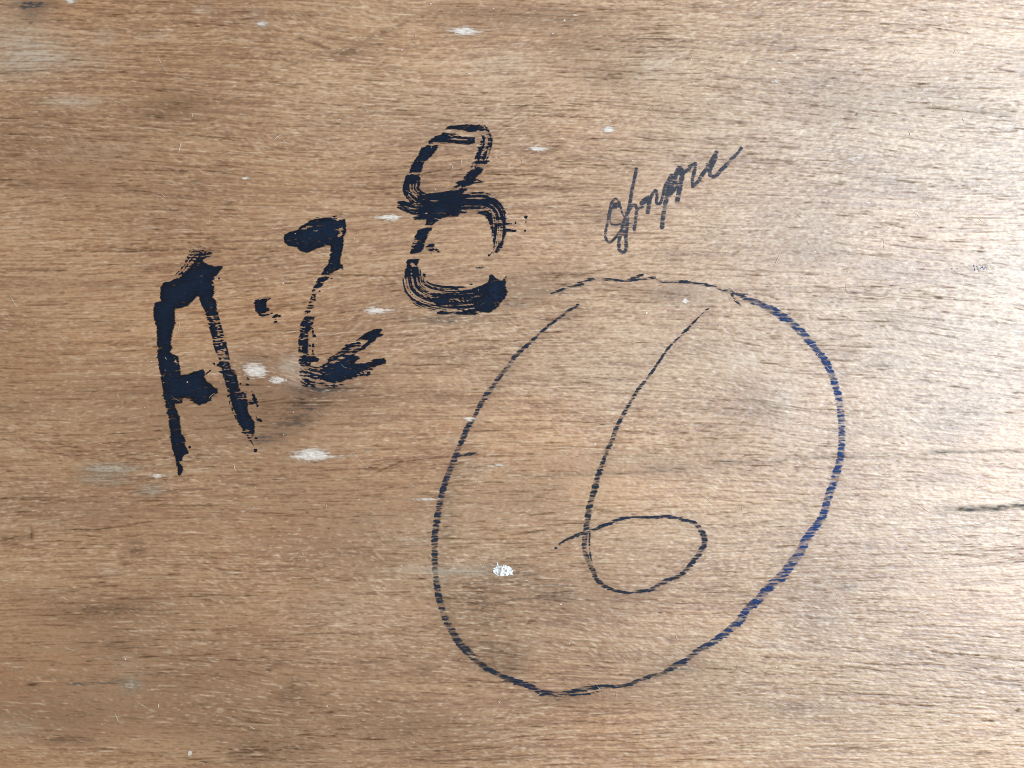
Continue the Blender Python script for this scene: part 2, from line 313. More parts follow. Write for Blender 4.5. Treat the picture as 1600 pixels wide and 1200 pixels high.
# ================================================================== the board
def spread(lo, hi, step, out, n):
    core = np.arange(lo, hi + step * 0.5, step)
    t = np.linspace(0, 1, n + 1)[1:] ** 1.6
    return np.concatenate([(core[0] - t * out)[::-1], core, core[-1] + t * out])
xs = spread(-30, 1630, 2.2, 640, 50)
ys = spread(-30, 1230, 1.06, 480, 50)
nx, ny = len(xs), len(ys)
GX, GY = np.meshgrid(xs, ys)
GZ = samp(height, GX, GY)
GZ[0, :] = GZ[-1, :] = 0; GZ[:, 0] = GZ[:, -1] = 0

def surf(x, y):
    """height of the veneer under a point, read off the board's own mesh"""
    i = np.clip(np.searchsorted(xs, x) - 1, 0, nx - 2); j = np.clip(np.searchsorted(ys, y) - 1, 0, ny - 2)
    u = (x - xs[i]) / (xs[i + 1] - xs[i]); v = (y - ys[j]) / (ys[j + 1] - ys[j])
    return (GZ[j, i] * (1 - u) + GZ[j, i + 1] * u) * (1 - v) + (GZ[j + 1, i] * (1 - u) + GZ[j + 1, i + 1] * u) * v

def link_mesh(name, verts, quads, mat, parent=None, attrs=None, smooth=True):
    me = bpy.data.meshes.new(name)
    nq, k = quads.shape
    me.vertices.add(len(verts)); me.vertices.foreach_set("co", np.ascontiguousarray(verts, dtype=f32).ravel())
    me.loops.add(nq * k); me.loops.foreach_set("vertex_index", np.ascontiguousarray(quads, dtype=np.int32).ravel())
    me.polygons.add(nq); me.polygons.foreach_set("loop_start", np.arange(0, nq * k, k, dtype=np.int32))
    me.update(calc_edges=True)
    if smooth: me.polygons.foreach_set("use_smooth", np.ones(nq, dtype=bool))
    for a, v in (attrs or {}).items():
        at = me.attributes.new(a, 'FLOAT', 'POINT'); at.data.foreach_set("value", np.ascontiguousarray(v, dtype=f32).ravel())
    me.materials.append(mat)
    o = bpy.data.objects.new(name, me); scene.collection.objects.link(o)
    if parent: o.parent = parent
    return o

top = np.stack([wx(GX), wy(GY), TH + GZ], -1).reshape(-1, 3)
idx = np.arange(nx * ny).reshape(ny, nx)
q_top = np.stack([idx[1:, :-1], idx[1:, 1:], idx[:-1, 1:], idx[:-1, :-1]], -1).reshape(-1, 4)
ring = np.concatenate([idx[0, :-1], idx[:-1, -1], idx[-1, :0:-1], idx[:0:-1, 0]])
low = top[ring].copy(); low[:, 2] = 0.0
nb = len(top) + np.arange(len(ring))
q_side = np.stack([ring, np.roll(ring, -1), np.roll(nb, -1), nb], -1)
corners = [nb[0], nb[nx - 1], nb[nx - 1 + ny - 1], nb[2 * (nx - 1) + ny - 1]]
q_bot = np.array([corners])
verts = np.concatenate([top, low]); quads = np.concatenate([q_top, q_side, q_bot])
att = {}
for nme, F in (("grain", grain), ("pore", pore), ("fleck", fleck), ("brown", brown), ("pale", pale), ("grey", grey)):
    v = samp(F, GX, GY).astype(f32)
    if nme in ("brown", "pale", "grey"):
        v = v * ((GX > -60) & (GX < 1660) & (GY > -50) & (GY < 1250))
    att[nme] = np.concatenate([v.ravel(), np.full(len(low), 0.4 if nme == "grain" else 0.0, f32)])
board = link_mesh("plywood_board", verts, quads, M_wood, attrs=att)
board["label"] = "weathered brown plywood board with rough level grain, lettered and numbered by hand"
board["category"] = "plywood board"

# ================================================================== marks on the board
RES = 0.6
OFF = 0.00008
class Patch:
    """a fine grid over part of the board; cells that carry paint become a thin skin lying on the grain"""
    def __init__(s, x0, y0, x1, y1, res=RES):
        s.x0, s.y0, s.res = x0, y0, res
        s.w, s.h = int((x1 - x0) / res), int((y1 - y0) / res)
        s.X = x0 + (np.arange(s.w) + 0.5)[None, :] * res + np.zeros((s.h, 1))
        s.Y = y0 + (np.arange(s.h) + 0.5)[:, None] * res + np.zeros((1, s.w))
        s.mask = np.zeros((s.h, s.w), bool)
        s.tone = np.zeros((s.h, s.w), f32)
        s.gl, s.gm, s.gt = (samp(F, s.X, s.Y) for F in (g_long, g_mid, g_tear))
        s.ridge = uni(norm(0.55 * s.gm + 0.5 * s.gl + 0.6 * s.gt))
        s.dry = np.zeros((s.h, s.w), f32)
        s.cover = np.zeros((s.h, s.w), f32)
    def dryspot(s, x, y, rx, ry, a, ang=0.0):
        dx, dy = s.X - x, s.Y - y; c, n = math.cos(ang), math.sin(ang)
        s.dry += a * np.exp(-(((dx * c + dy * n) / rx) ** 2 + ((-dx * n + dy * c) / ry) ** 2))
    def wipe(s, x0, y0, x1, y1, r, a=1.0):
        t = np.clip(((s.X - x0) * (x1 - x0) + (s.Y - y0) * (y1 - y0)) / ((x1 - x0) ** 2 + (y1 - y0) ** 2), 0, 1)
        d = np.hypot(s.X - x0 - t * (x1 - x0), s.Y - y0 - t * (y1 - y0))
        s.dry += a * np.exp(-(d / r) ** 2)
    def polygon(s, pts, rag=1.0, dry=0.0):
        p = np.asarray(pts, float); q = np.roll(p, -1, 0)
        lo = p.min(0) - 6; hi = p.max(0) + 6
        i0, i1 = max(0, int((lo[0] - s.x0) / s.res)), min(s.w, int((hi[0] - s.x0) / s.res) + 1)
        j0, j1 = max(0, int((lo[1] - s.y0) / s.res)), min(s.h, int((hi[1] - s.y0) / s.res) + 1)
        if i1 <= i0 or j1 <= j0: return
        X, Y = s.X[j0:j1, i0:i1], s.Y[j0:j1, i0:i1]
        d2 = np.full(X.shape, 1e9); inside = np.zeros(X.shape, bool)
        for (ax, ay), (bx, by) in zip(p, q):
            ex, ey = bx - ax, by - ay
            t = np.clip(((X - ax) * ex + (Y - ay) * ey) / (ex * ex + ey * ey + 1e-9), 0, 1)
            d2 = np.minimum(d2, (X - ax - t * ex) ** 2 + (Y - ay - t * ey) ** 2)
            c = (ay > Y) != (by > Y)
            if ey != 0: inside ^= c & (X < ax + (Y - ay) * ex / ey)
        sd = np.sqrt(d2) * np.where(inside, 1, -1)
        n = 0.75 * s.gm[j0:j1, i0:i1] + 0.45 * s.gl[j0:j1, i0:i1] + 0.35 * s.gt[j0:j1, i0:i1]
        dr = dry + s.dry[j0:j1, i0:i1]
        cv = np.clip((sd + rag * n - 0.2) / 1.3 + .5, 0, 1) * np.clip((s.ridge[j0:j1, i0:i1] - dr - .03) / 0.16 + .6, 0, 1)
        s.cover[j0:j1, i0:i1] = np.maximum(s.cover[j0:j1, i0:i1], cv); ok = cv > .05
        s.mask[j0:j1, i0:i1] |= ok
        s.tone[j0:j1, i0:i1] = np.where(ok, np.clip(0.25 + 0.05 * sd + 0.25 * n, 0, 1), s.tone[j0:j1, i0:i1])
    def stroke(s, pts, bristle=0.0, rag=0.6, seed=0, grainy=1.0, edge=0.4, bw=1.3, ul=40.0, tone=None, ridge=None, soft=0.16, dust=0.10):
        """pts: (x, y, half width, dryness[, tone])"""
        p = np.array([list(q) + [0.5] * (5 - len(q)) for q in pts], float)
        out = []                                   # Catmull-Rom
        for k in range(len(p) - 1):
            a, b, c, d = p[max(k - 1, 0)], p[k], p[k + 1], p[min(k + 2, len(p) - 1)]
            n = max(2, int(np.hypot(*(c - b)[:2]) / 4))
            for t in np.arange(n) / n:
                q = 0.5 * ((2 * b) + (c - a) * t + (2 * a - 5 * b + 4 * c - d) * t * t + (-a + 3 * b - 3 * c + d) * t ** 3)
                q[2:] = b[2:] + (c - b)[2:] * t; out.append(q)
        out.append(p[-1]); q = np.array(out)
        D = np.full((s.h, s.w), 1e9, f32); U = np.zeros_like(D); V = np.zeros_like(D)
        HW = np.ones_like(D); DR = np.ones_like(D); TN = np.zeros_like(D)
        u0 = 0.0
        for a, b in zip(q[:-1], q[1:]):
            m = max(a[2], b[2]) + 5
            i0 = max(0, int((min(a[0], b[0]) - m - s.x0) / s.res)); i1 = min(s.w, int((max(a[0], b[0]) + m - s.x0) / s.res) + 1)
            j0 = max(0, int((min(a[1], b[1]) - m - s.y0) / s.res)); j1 = min(s.h, int((max(a[1], b[1]) + m - s.y0) / s.res) + 1)
            ex, ey = b[0] - a[0], b[1] - a[1]; L = math.hypot(ex, ey) + 1e-9
            if i1 > i0 and j1 > j0:
                X, Y = s.X[j0:j1, i0:i1] - a[0], s.Y[j0:j1, i0:i1] - a[1]
                t = np.clip((X * ex + Y * ey) / L ** 2, 0, 1)
                d = np.hypot(X - t * ex, Y - t * ey)
                sl = (slice(j0, j1), slice(i0, i1)); near = d < D[sl]
                for A, val in ((D, d), (U, u0 + t * L), (V, (X * ey - Y * ex) / L), (HW, a[2] + (b[2] - a[2]) * t), (DR, a[3] + (b[3] - a[3]) * t), (TN, a[4] + (b[4] - a[4]) * t)):
                    A[sl] = np.where(near, val, A[sl])
            u0 += L
        r = np.random.default_rng(1000 + seed)
        R = s.ridge if ridge is None else ridge
        sc = 0.5 * R + 0.5 * R
        if bristle > 0:
            tb = r.standard_normal((256, 256)).astype(f32)
            a = (U / ul) % 256; b = (V / bw + 128) % 256
            a0 = a.astype(int); b0 = b.astype(int); fa = a - a0; fb = b - b0
            a1 = (a0 + 1) % 256; b1 = (b0 + 1) % 256
            B = (tb[a0, b0] * (1 - fa) + tb[a1, b0] * fa) * (1 - fb) + (tb[a0, b1] * (1 - fa) + tb[a1, b1] * fa) * fb
            sc = uni(1.4 * (bristle * B / 0.67 + grainy * (1 - bristle) * (R - 0.5) * 3.2))
        n = 0.75 * s.gm + 0.45 * s.gl + 0.35 * s.gt
        dr = DR + s.dry + edge * np.clip(D / np.maximum(HW, 0.1), 0, 1.3) ** 4
        cv = np.clip((HW - D + rag * n) / 0.9 + .5, 0, 1) * np.clip((sc - dr) / soft + .6, 0, 1)
        cv = np.maximum(cv, dust * np.clip((HW - D + .8) / 2.4, 0, 1) * np.clip(.25 + 1.3 * s.ridge - .3 * s.dry, 0, 1))   # thin colour left in the gaps
        s.cover = np.maximum(s.cover, cv).astype(f32); ok = cv > .05
        s.mask |= ok
        s.tone = np.where(ok, TN if tone is None else tone, s.tone)
    def fleck(s, x, y, rx, ry, ang=0.0):
        dx, dy = s.X - x, s.Y - y; c, n = math.cos(ang), math.sin(ang)
        r = 1 - np.hypot((dx * c + dy * n) / rx, (-dx * n + dy * c) / ry) + 0.28 * s.gm + 0.15 * s.gt
        ok = r > 0.05; s.mask |= ok; s.cover = np.maximum(s.cover, ok).astype(f32); s.tone = np.where(ok, 0.3, s.tone)
    def build(s, name, mat, label, off=OFF, lift=None):
        j, i = np.nonzero(s.mask)
        if len(j) == 0: return None
        w1 = s.w + 1
        c = np.stack([(j + 1) * w1 + i, (j + 1) * w1 + i + 1, j * w1 + i + 1, j * w1 + i], -1)
        uq, inv = np.unique(c.ravel(), return_inverse=True)
        x = s.x0 + (uq % w1) * s.res; y = s.y0 + (uq // w1) * s.res
        z = TH + surf(x, y) + off
        if lift is not None: z = z + lift(x, y)
        tn = np.zeros(len(uq), f32); tn[inv] = np.repeat(s.tone[j, i], 4)
        at = {"tone": tn}
        if True:
            cv = np.zeros(len(uq), f32); cv[inv] = np.repeat(s.cover[j, i], 4); at["cover"] = cv
        o = link_mesh(name, np.stack([wx(x), wy(y), z], -1), inv.reshape(-1, 4), mat, board, at)
        o["label"] = label
        return o

def Z(ox, oy, k, pts):
    return [(ox + p[0] / k, oy + p[1] / k) + tuple(p[2:]) for p in pts]
K = 1600 / 240.0

# ---- brush letter A
P = Patch(225, 385, 425, 755)
za = lambda pts: Z(220, 370, K, pts)
for (x, y, rx, ry, a) in ((790, 850, 60, 40, .30), (810, 960, 40, 60, .40), (830, 1080, 70, 60, .50), (860, 1210, 50, 70, .60), (880, 1300, 60, 50, .55), (700, 900, 30, 80, .4),
                          (755, 480, 20, 60, .4), (365, 1320, 35, 45, .65), (1060, 1660, 60, 40, .55), (900, 1600, 20, 120, .3), (1120, 2080, 60, 60, .45), (690, 700, 30, 40, .2)):
    P.dryspot(220 + x / K, 370 + y / K, rx / K, ry / K, a)
P.polygon(za([(575,225),(610,205),(645,225),(650,262),(700,285),(775,305),(855,298),(850,335),(820,365),(800,400),(765,425),(752,465),(765,520),(770,590),(740,630),(785,660),(800,760),(815,830),(840,930),(870,1020),(890,1110),(915,1200),
 (925,1260),(935,1330),(940,1380),(985,1390),(1005,1450),(1025,1560),(1045,1610),(1100,1610),(1100,1690),(1120,1740),(1115,1800),(1130,1850),(1180,1920),(1190,2000),(1180,2060),(1150,2110),(1180,2170),(1130,2130),(1100,2060),(1050,2040),(1060,2000),
 (1020,1940),(990,1850),(960,1780),(930,1680),(900,1580),(870,1480),(855,1430),(815,1410),(860,1390),(840,1360),(780,1350),(830,1300),(800,1230),(780,1200),(760,1120),(735,1010),(705,930),(690,850),(660,760),(625,680),(605,615),
 (580,625),(540,680),(490,715),(430,745),(360,760),(355,830),(365,900),(340,960),(325,1030),(310,1110),(330,1155),(305,1195),(330,1225),(395,1245),(400,1320),(415,1400),(420,1438),(500,1425),(570,1405),(650,1380),(670,1410),(665,1460),(680,1495),
 (740,1540),(755,1560),(820,1585),(800,1610),(815,1630),(750,1660),(735,1700),(690,1735),(620,1752),(570,1740),(500,1700),(455,1685),(430,1735),(360,1745),(385,1830),(410,1880),(415,1960),(425,2040),(470,2110),(460,2170),(500,2250),(450,2275),
 (430,2335),(400,2355),(415,2365),(440,2390),(436,2450),(410,2490),(392,2482),(385,2430),(370,2390),(365,2340),(350,2280),(325,2200),(310,2100),(300,2000),(290,1900),(275,1800),(250,1730),(235,1620),(215,1500),(200,1400),(185,1300),(175,1200),(172,1080),(168,940),
 (140,870),(132,780),(148,690),(210,670),(200,600),(205,520),(235,480),(310,470),(370,430),(415,420),(470,365),(520,310),(560,260)]), rag=0.75)
for (x, y, rx, ry, a) in ((1115,1480,16,18,0),(1110,1540,22,14,.4),(1185,1690,20,70,-.35),(1150,1730,30,20,0),(1215,1760,12,18,0),(1240,1905,16,26,-.5),(1210,1895,7,26,-.3),(1195,2225,15,18,0),(510,2195,13,13,0),(765,1330,20,16,.5),(710,1405,40,8,-.7),
                          (670,175,16,14,.3),(630,190,34,7,-.5),(1040,1530,12,14,0),(1070,1700,40,14,0),(560,215,26,8,-.5),(815,430,9,14,-.3),(910,1660,9,20,0),(925,1730,9,24,0),(955,1800,8,30,-.25),(985,1870,6,26,-.3),(1200,2100,14,10,0)):
    P.fleck(220 + x / K, 370 + y / K, rx / K, ry / K, a)
P.stroke(za([(400,410,6,.45),(470,340,8,.5),(540,240,10,.45),(600,195,18,.5),(690,175,10,.6)]), bristle=.5, seed=1)
P.build("painted_letter", M_paint, "thick navy black brush letter A with a broken right leg")

# ---- brush dot
P = Patch(385, 455, 450, 515)
P.dryspot(220 + 1320 / K, 370 + 800 / K, 60 / K, 40 / K, .35)
P.polygon(za([(1175,690),(1205,660),(1270,645),(1355,636),(1310,680),(1320,740),(1350,765),(1310,790),(1350,815),(1270,840),(1205,795)]), rag=.7)
for (x, y, rx, ry, a) in ((1405,825,34,22,-.4),(1445,830,16,10,-.6),(1400,890,26,13,-.3),(1360,800,14,9,-.5),(1340,650,22,6,-.6)):
    P.fleck(220 + x / K, 370 + y / K, rx / K, ry / K, a)
P.build("painted_dot", M_paint, "small navy black brush dot between the letter and the first digit")

# ---- brush digit 2
zb = lambda pts: Z(420, 310, K, pts)
zc = lambda pts: Z(420, 450, K, pts)
P = Patch(438, 326, 612, 612)
def spots(P, ox, oy, L):
    for (x, y, rx, ry, a, *g) in L: P.dryspot(ox + x / K, oy + y / K, rx / K, ry / K, a, *g)
spots(P, 420, 310, [(735,270,32,70,.6,-.2),(740,370,26,36,.7),(690,215,40,14,.35),(770,190,50,26,.45),(380,310,60,10,.5,-.3),(620,780,60,14,.3),(560,870,70,60,.30),(500,940,40,30,.45),(450,1030,40,70,.40)])
spots(P, 420, 450, [(420,890,110,70,.52),(400,760,60,60,.25),(340,440,30,60,.5),(440,500,24,80,.95),(380,500,20,90,.2),(700,760,200,16,.85,-.47),(640,740,110,10,.5,-.47),(1000,880,110,16,.75,-.35),(960,940,120,20,.5,-.2),(700,990,180,22,.45),(820,630,80,14,.5),(420,350,50,40,.15),(320,640,30,160,.25),(500,950,40,30,.35)])
P.polygon(zb([(155,420),(165,380),(215,345),(300,325),(330,290),(400,265),(430,230),(500,210),(560,200),(640,190),(700,175),(765,155),(790,210),(805,260),(808,330),(800,380),(780,400),(780,480),(770,540),(750,620),(745,680),(775,690),(775,740),(750,735),(690,760),(640,795),(550,795),(580,730),(620,680),(640,600),(645,500),(600,500),(520,520),(440,550),(390,568),(340,550),(290,510),(220,500),(170,470)]), rag=.7)
P.polygon(zb([(500,860),(530,820),(600,808),(635,825),(580,870),(545,925),(490,950),(450,990),(470,920)]), rag=.8)
P.polygon(zb([(450,1000),(492,1000),(492,1070),(415,1098),(430,1060)]), rag=.7)
for (x, y, rx, ry) in ((440,1120,32,11),(425,1140,40,7),(405,1180,30,12),(390,1195,26,7),(655,835,14,6),(530,965,9,9)):
    P.fleck(420 + x / K, 310 + y / K, rx / K, ry / K)
P.polygon(zc([(380,300),(485,292),(470,350),(450,420),(415,460),(412,560),(410,680),(430,700),(490,715),(530,745),(515,770),(440,790),(430,810),(500,825),(560,810),(620,770),(650,715),(700,680),(760,650),(870,650),(960,620),(1020,570),(1030,545),(960,538),(920,545),(975,490),(1050,450),(1100,425),(1170,420),(1195,440),(1160,465),(1195,490),(1130,520),(1100,560),(1050,590),(1000,640),(930,670),(890,700),(970,720),(930,750),(890,790),(1000,785),(1050,770),(1120,740),(1200,725),(1225,745),(1220,790),(1130,815),(1060,830),(1110,840),(1060,870),(1060,905),(1000,935),(900,945),(830,950),(760,975),(700,995),(620,990),(560,960),(480,990),(380,985),(360,880),(370,840),(310,780),(320,720),(400,690),(310,670),(315,600),(310,520),(330,470),(325,430),(330,390),(350,340)]), rag=.7)
for (x, y, rx, ry) in ((460,455,10,36),(475,495,14,12),(465,590,14,26),(460,660,8,30),(430,600,10,10),(460,690,20,6),(860,600,40,10),(800,630,34,8)):
    P.fleck(420 + x / K, 450 + y / K, rx / K, ry / K)
P.stroke(zc([(350,860,5,.3),(365,930,6,.3),(380,985,6,.35),(480,1005,5,.5),(620,1015,5,.5),(760,1000,5,.6)]), seed=3)
P.stroke(zc([(640,760,5,.3),(740,700,6,.35),(830,640,8,.4),(930,590,5,.6)]), seed=4)
P.build("painted_digit", M_paint, "navy black brush digit 2 with a heavy top and forked foot")

# ---- brush digit 8
zd = lambda pts: Z(600, 180, K, pts)
P = Patch(620, 188, 830, 505)
spots(P, 600, 180, [(850,210,160,12,.75),(830,255,130,10,.6),(1000,170,80,20,.35),(520,300,70,8,.9),(400,478,80,7,.9),(300,608,90,9,1.1),(330,480,20,20,.3),(250,620,40,10,.5),(850,650,60,12,.2),(960,690,60,14,.5),(500,890,80,9,.8),(900,730,60,12,.8),
                    (330,1220,30,40,.3),(320,1300,30,60,.35),(470,1380,40,30,.35),(300,1560,22,26,.9),(290,1650,12,30,.7),(560,1100,40,14,.2)])
P.polygon(zd([(640,145),(680,110),(850,98),(1000,103),(1090,150),(980,178),(900,182),(820,155),(720,150)]), rag=.7)
P.polygon(zd([(460,275),(540,220),(620,185),(740,192),(780,215),(950,230),(955,302),(860,300),(720,292),(580,296),(470,302)]), rag=.7)
P.polygon(zd([(455,315),(575,303),(550,360),(500,430),(440,470),(425,480),(400,560),(390,590),(370,620),(365,715),(212,718),(230,640),(262,600),(290,520),(325,470),(395,345)]), rag=.8)
P.polygon(zd([(915,500),(980,470),(1100,480),(1065,510)]), rag=.8)
P.polygon(zd([(880,590),(960,550),(1045,545),(1010,610),(950,668),(1060,690),(950,708),(820,742),(745,705),(820,670)]), rag=.9)
P.polygon(zd([(640,800),(740,790),(790,765),(880,762),(830,812),(850,840),(850,890),(780,910),(800,1030),(770,1060),(700,1052),(600,1080),(550,1112),(510,1150),(430,1142),(450,1060),(450,980),(400,950),(340,910),(350,850),(440,820)]), rag=.9)
P.stroke(zd([(1050,150,90,.72),(1060,250,88,.60),(1045,350,80,.50),(1010,460,72,.55)]) and [(x, y, h / K, d) for x, y, h, d in zd([(1030,190,90,.66),(1060,260,86,.58),(1045,360,78,.52),(1000,480,70,.60),(930,600,60,.6),(850,690,56,.6),(760,780,56,.6)])], bristle=.45, seed=11, bw=1.5, ul=16)
def ST(P, f, pts, **kw): P.stroke([(x, y, h / K, d - .08) for (x, y, h, d) in f(pts)], **kw)
ST(P, zd, [(300,690,85,.35),(290,780,95,.45),(360,860,85,.40),(480,890,70,.2),(700,880,90,.1)], bristle=.68, seed=12, bw=1.3, ul=26)
ST(P, zd, [(170,935,40,.25),(300,970,70,.48),(450,990,70,.40)], bristle=.66, seed=13, bw=1.4, ul=22)
ST(P, zd, [(330,1080,30,.6),(440,1080,40,.5)], bristle=.5, seed=14, bw=1.6)
ST(P, zd, [(760,920,110,.05),(900,915,108,.42),(1040,915,108,.40),(1150,970,100,.40),(1200,1070,88,.45),(1205,1160,82,.42),(1195,1260,70,.46),(1180,1350,52,.5),(1160,1430,34,.55),(1100,1500,40,.85)], bristle=.66, seed=15, bw=1.35, ul=34)
P.polygon(zd([(960,1022),(1050,985),(1130,1020),(1145,1195),(1120,1190),(1082,1085),(1030,1042)]), rag=.6, dry=.05)
P.polygon(zd([(1150,1135),(1220,1140),(1255,1108),(1330,1122),(1310,1140),(1220,1165),(1150,1165)]), rag=.7)
P.polygon(zd([(1265,1190),(1370,1196),(1365,1215),(1275,1215),(1250,1320),(1235,1380),(1180,1440),(1150,1430),(1180,1370),(1230,1300)]), rag=.6, dry=.12)
for (x, y, rx, ry) in ((1480,1060,13,26),(1478,1110,5,22),(1370,1120,11,22),(1470,1203,12,13),(1355,1205,20,14),(1330,1130,10,9),(565,1420,20,14),(545,1405,10,12),(420,1665,20,22),(910,1762,26,7),(1095,1462,10,10),(180,930,26,16),(1290,1190,30,8),(1000,590+1000,34,6)):
    P.fleck(600 + x / K, 180 + y / K, rx / K, ry / K)
P.polygon(zd([(400,1180),(500,1158),(498,1195),(470,1220),(440,1300),(420,1380),(390,1440),(272,1447),(295,1350),(330,1260),(360,1200)]), rag=.9)
P.polygon(zd([(425,1375),(480,1345),(520,1328),(522,1410),(490,1437),(450,1400)]), rag=.9)
P.polygon(zd([(245,1508),(372,1498),(350,1560),(350,1620),(392,1685),(300,1705),(212,1690),(230,1600)]), rag=.9)
ST(P, zd, [(300,1660,95,.40),(325,1790,125,.50),(430,1875,145,.47),(600,1920,150,.42),(780,1930,145,.38),(950,1915,130,.28),(1090,1860,110,.05)], bristle=.72, seed=19, bw=1.35, ul=40)
P.polygon(zd([(420,1880),(560,1885),(700,1905),(850,1885),(1000,1860),(960,1960),(700,1990),(560,1985),(480,1930)]), rag=.9, dry=.22)
P.polygon(zd([(1120,1650),(1150,1690),(1220,1715),(1280,1678),(1265,1780),(1290,1840),(1260,1910),(1190,2000),(1100,2060),(1000,2050),(920,2000),(950,1900),(1060,1820),(1080,1740)]), rag=.8)
P.polygon(zd([(540,2045),(700,2050),(860,2035),(1010,2075),(960,2085),(700,2068),(560,2075)]), rag=.8, dry=.15)
P.build("painted_digit", M_paint, "navy black brush digit 8 in streaky dry strokes")

# ---- marker word
P = Patch(940, 226, 1166, 400, 0.5)
zg = lambda pts: Z(930, 220, K, pts)
def MK(pts, hw, dry=.12, seed=0): P.stroke([(x, y, hw * 0.94 / K, dry * .8, .25) for x, y in zg(pts)], bristle=0, rag=.35, edge=.25, seed=seed, soft=.4, dust=.5)
MK([(250,690),(235,655),(205,660),(175,710),(155,790),(160,850),(200,880),(260,868),(300,855),(390,865)], 11)
MK([(185,700),(205,660),(215,690)], 20, .2)
MK([(215,605),(175,640),(148,740),(130,860),(108,960),(118,1035),(155,1060),(205,1020),(245,960)], 14)
MK([(215,605),(245,630),(265,690),(285,760),(310,800)], 11)
MK([(430,295),(410,400),(385,510),(368,620),(345,730),(315,810)], 19)
MK([(330,760),(300,850),(270,950),(250,1050),(248,1120),(270,1160),(305,1160),(325,1110),(322,1000),(335,880),(342,800)], 19, .18)
MK([(300,860),(295,960)], 34, .42)
MK([(330,770),(375,690),(405,670),(435,700),(430,770),(420,850),(408,925)], 19, .22)
MK([(445,715),(500,690)], 14, .2)
MK([(485,655),(540,600),(565,610),(560,680),(548,745)], 24, .15)
MK([(500,640),(540,620)], 30, .2)
MK([(565,620),(625,520),(645,560),(640,640),(670,660),(705,590),(725,490),(790,365)], 17, .2)
MK([(800,370),(770,480),(740,620),(715,760),(697,900)], 25, .2)
MK([(740,460),(800,400),(850,350)], 26, .35)
MK([(780,560),(820,420),(870,300),(895,290),(905,350),(890,460),(855,630)], 27, .22)
MK([(800,520),(850,440)], 36, .4)
MK([(870,270),(900,290)], 14)
MK([(905,340),(960,310),(1040,240),(1040,300),(1015,400),(1020,470)], 19, .22)
MK([(975,265),(1050,235)], 13, .2)
MK([(1020,475),(1070,430),(1120,350),(1180,270),(1220,200),(1265,120)], 22, .2)
MK([(1255,170),(1225,250),(1195,310),(1205,365),(1250,370),(1310,310),(1390,230),(1460,155)], 23, .2)
MK([(1440,170),(1500,115),(1520,80)], 17, .28)
MK([(1180,250),(1230,210)], 30, .38)
P.tone = np.clip(0.15 + 0.5 * (1 - P.ridge), 0, 1)
P.build("marker_word", M_marker, "small slanting cursive word in blue black marker")

# ---- crayon ring and crayon six
crayon_ridge = uni(norm(lic(gnoise(2.0, 0.60), (slope * 0.4 - 0.06).astype(f32), 14, 1)))
def CR(P, pts, seed, ul=30):
    old = P.cover.copy()
    fine = P.ridge; coarse = samp(crayon_ridge, P.X, P.Y)
    P.stroke([(q[0], q[1], q[2] * 0.92, q[3] - (.28 if q[2] < 2.8 else .10), q[4]) for q in pts], bristle=0, rag=1.3, edge=.32, soft=.5, dust=.42, seed=seed, ridge=uni(norm(1.0 * (coarse - .5) + 0.40 * (fine - .5))))
    sp = np.clip(0.45 + 1.0 * uni(0.4 * P.gt + 1.2 * P.gm), 0, 1)        # wax catches only on the fibre tops
    P.cover = np.maximum(old, P.cover * sp).astype(f32)
P = Patch(665, 420, 1335, 1100)
CR(P, ring_path, 21)
CR(P, [(903,442,1.2,.5,.05),(918,439,1.6,.25,.1),(932,437.5,1.8,.15,.1),(959,437.5,1.7,.15,.1),(984,439,1.8,.15,.1),(1000,436,2,.3,.1),(1013,435,2,.35,.1),(1024,434,1.6,.6,.1)], 22)
CR(P, [(980,438,2.2,.4,.1),(992,434,2.5,.5,.1),(1004,429,2,.5,.1)], 23)
CR(P, [(1026,438.5,1.6,.4,.1),(1045,441,2,.4,.1),(1060,440,2.6,.4,.1),(1080,442,2.4,.4,.1),(1095,444.5,2,.45,.1),(1106,446,2,.3,.1),(1118,448,2,.25,.1),(1129,454,1.6,.3,.1),(1140,453,2.4,.5,.2),(1148,458,2.5,.4,.2),(1158,460.5,2.2,.3,.2),(1170,460.5,1.6,.45,.3)], 24)
CR(P, [(1142,456,2.5,.5,.1),(1147,466,2.4,.5,.1),(1154,474,2.2,.55,.1),(1158,479,1.5,.65,.1)], 25)
CR(P, [(862,459,1.6,.62,.05),(880,452,1.8,.55,.05),(896,447,2,.5,.05),(912,444,1.6,.66,.05)], 26)
CR(P, [(712,713,3,.2,.1),(725,711,1.6,.15,.1),(738,709,2,.15,.1),(745,708,1.5,.3,.1)], 27)
CR(P, [(845,1086,2,.5,.1),(880,1086,2,.5,.1),(915,1085,1.8,.55,.1),(940,1080,1.6,.7,.1)], 28)
P.build("crayon_ring", M_crayon, "large tilted oval ring in blue black crayon, bluer on its right side")
P = Patch(860, 470, 1120, 935)
CR(P, six_path, 31)
P.fleck(869, 856, 3, 2)
CR(P, [(922,830,1.2,.3,.1),(921,850,1.1,.4,.1),(923,870,1.1,.3,.1),(926,880,1.1,.4,.1)], 32)
P.build("crayon_digit", M_crayon, "thin blue black crayon digit 6 inside the oval ring")

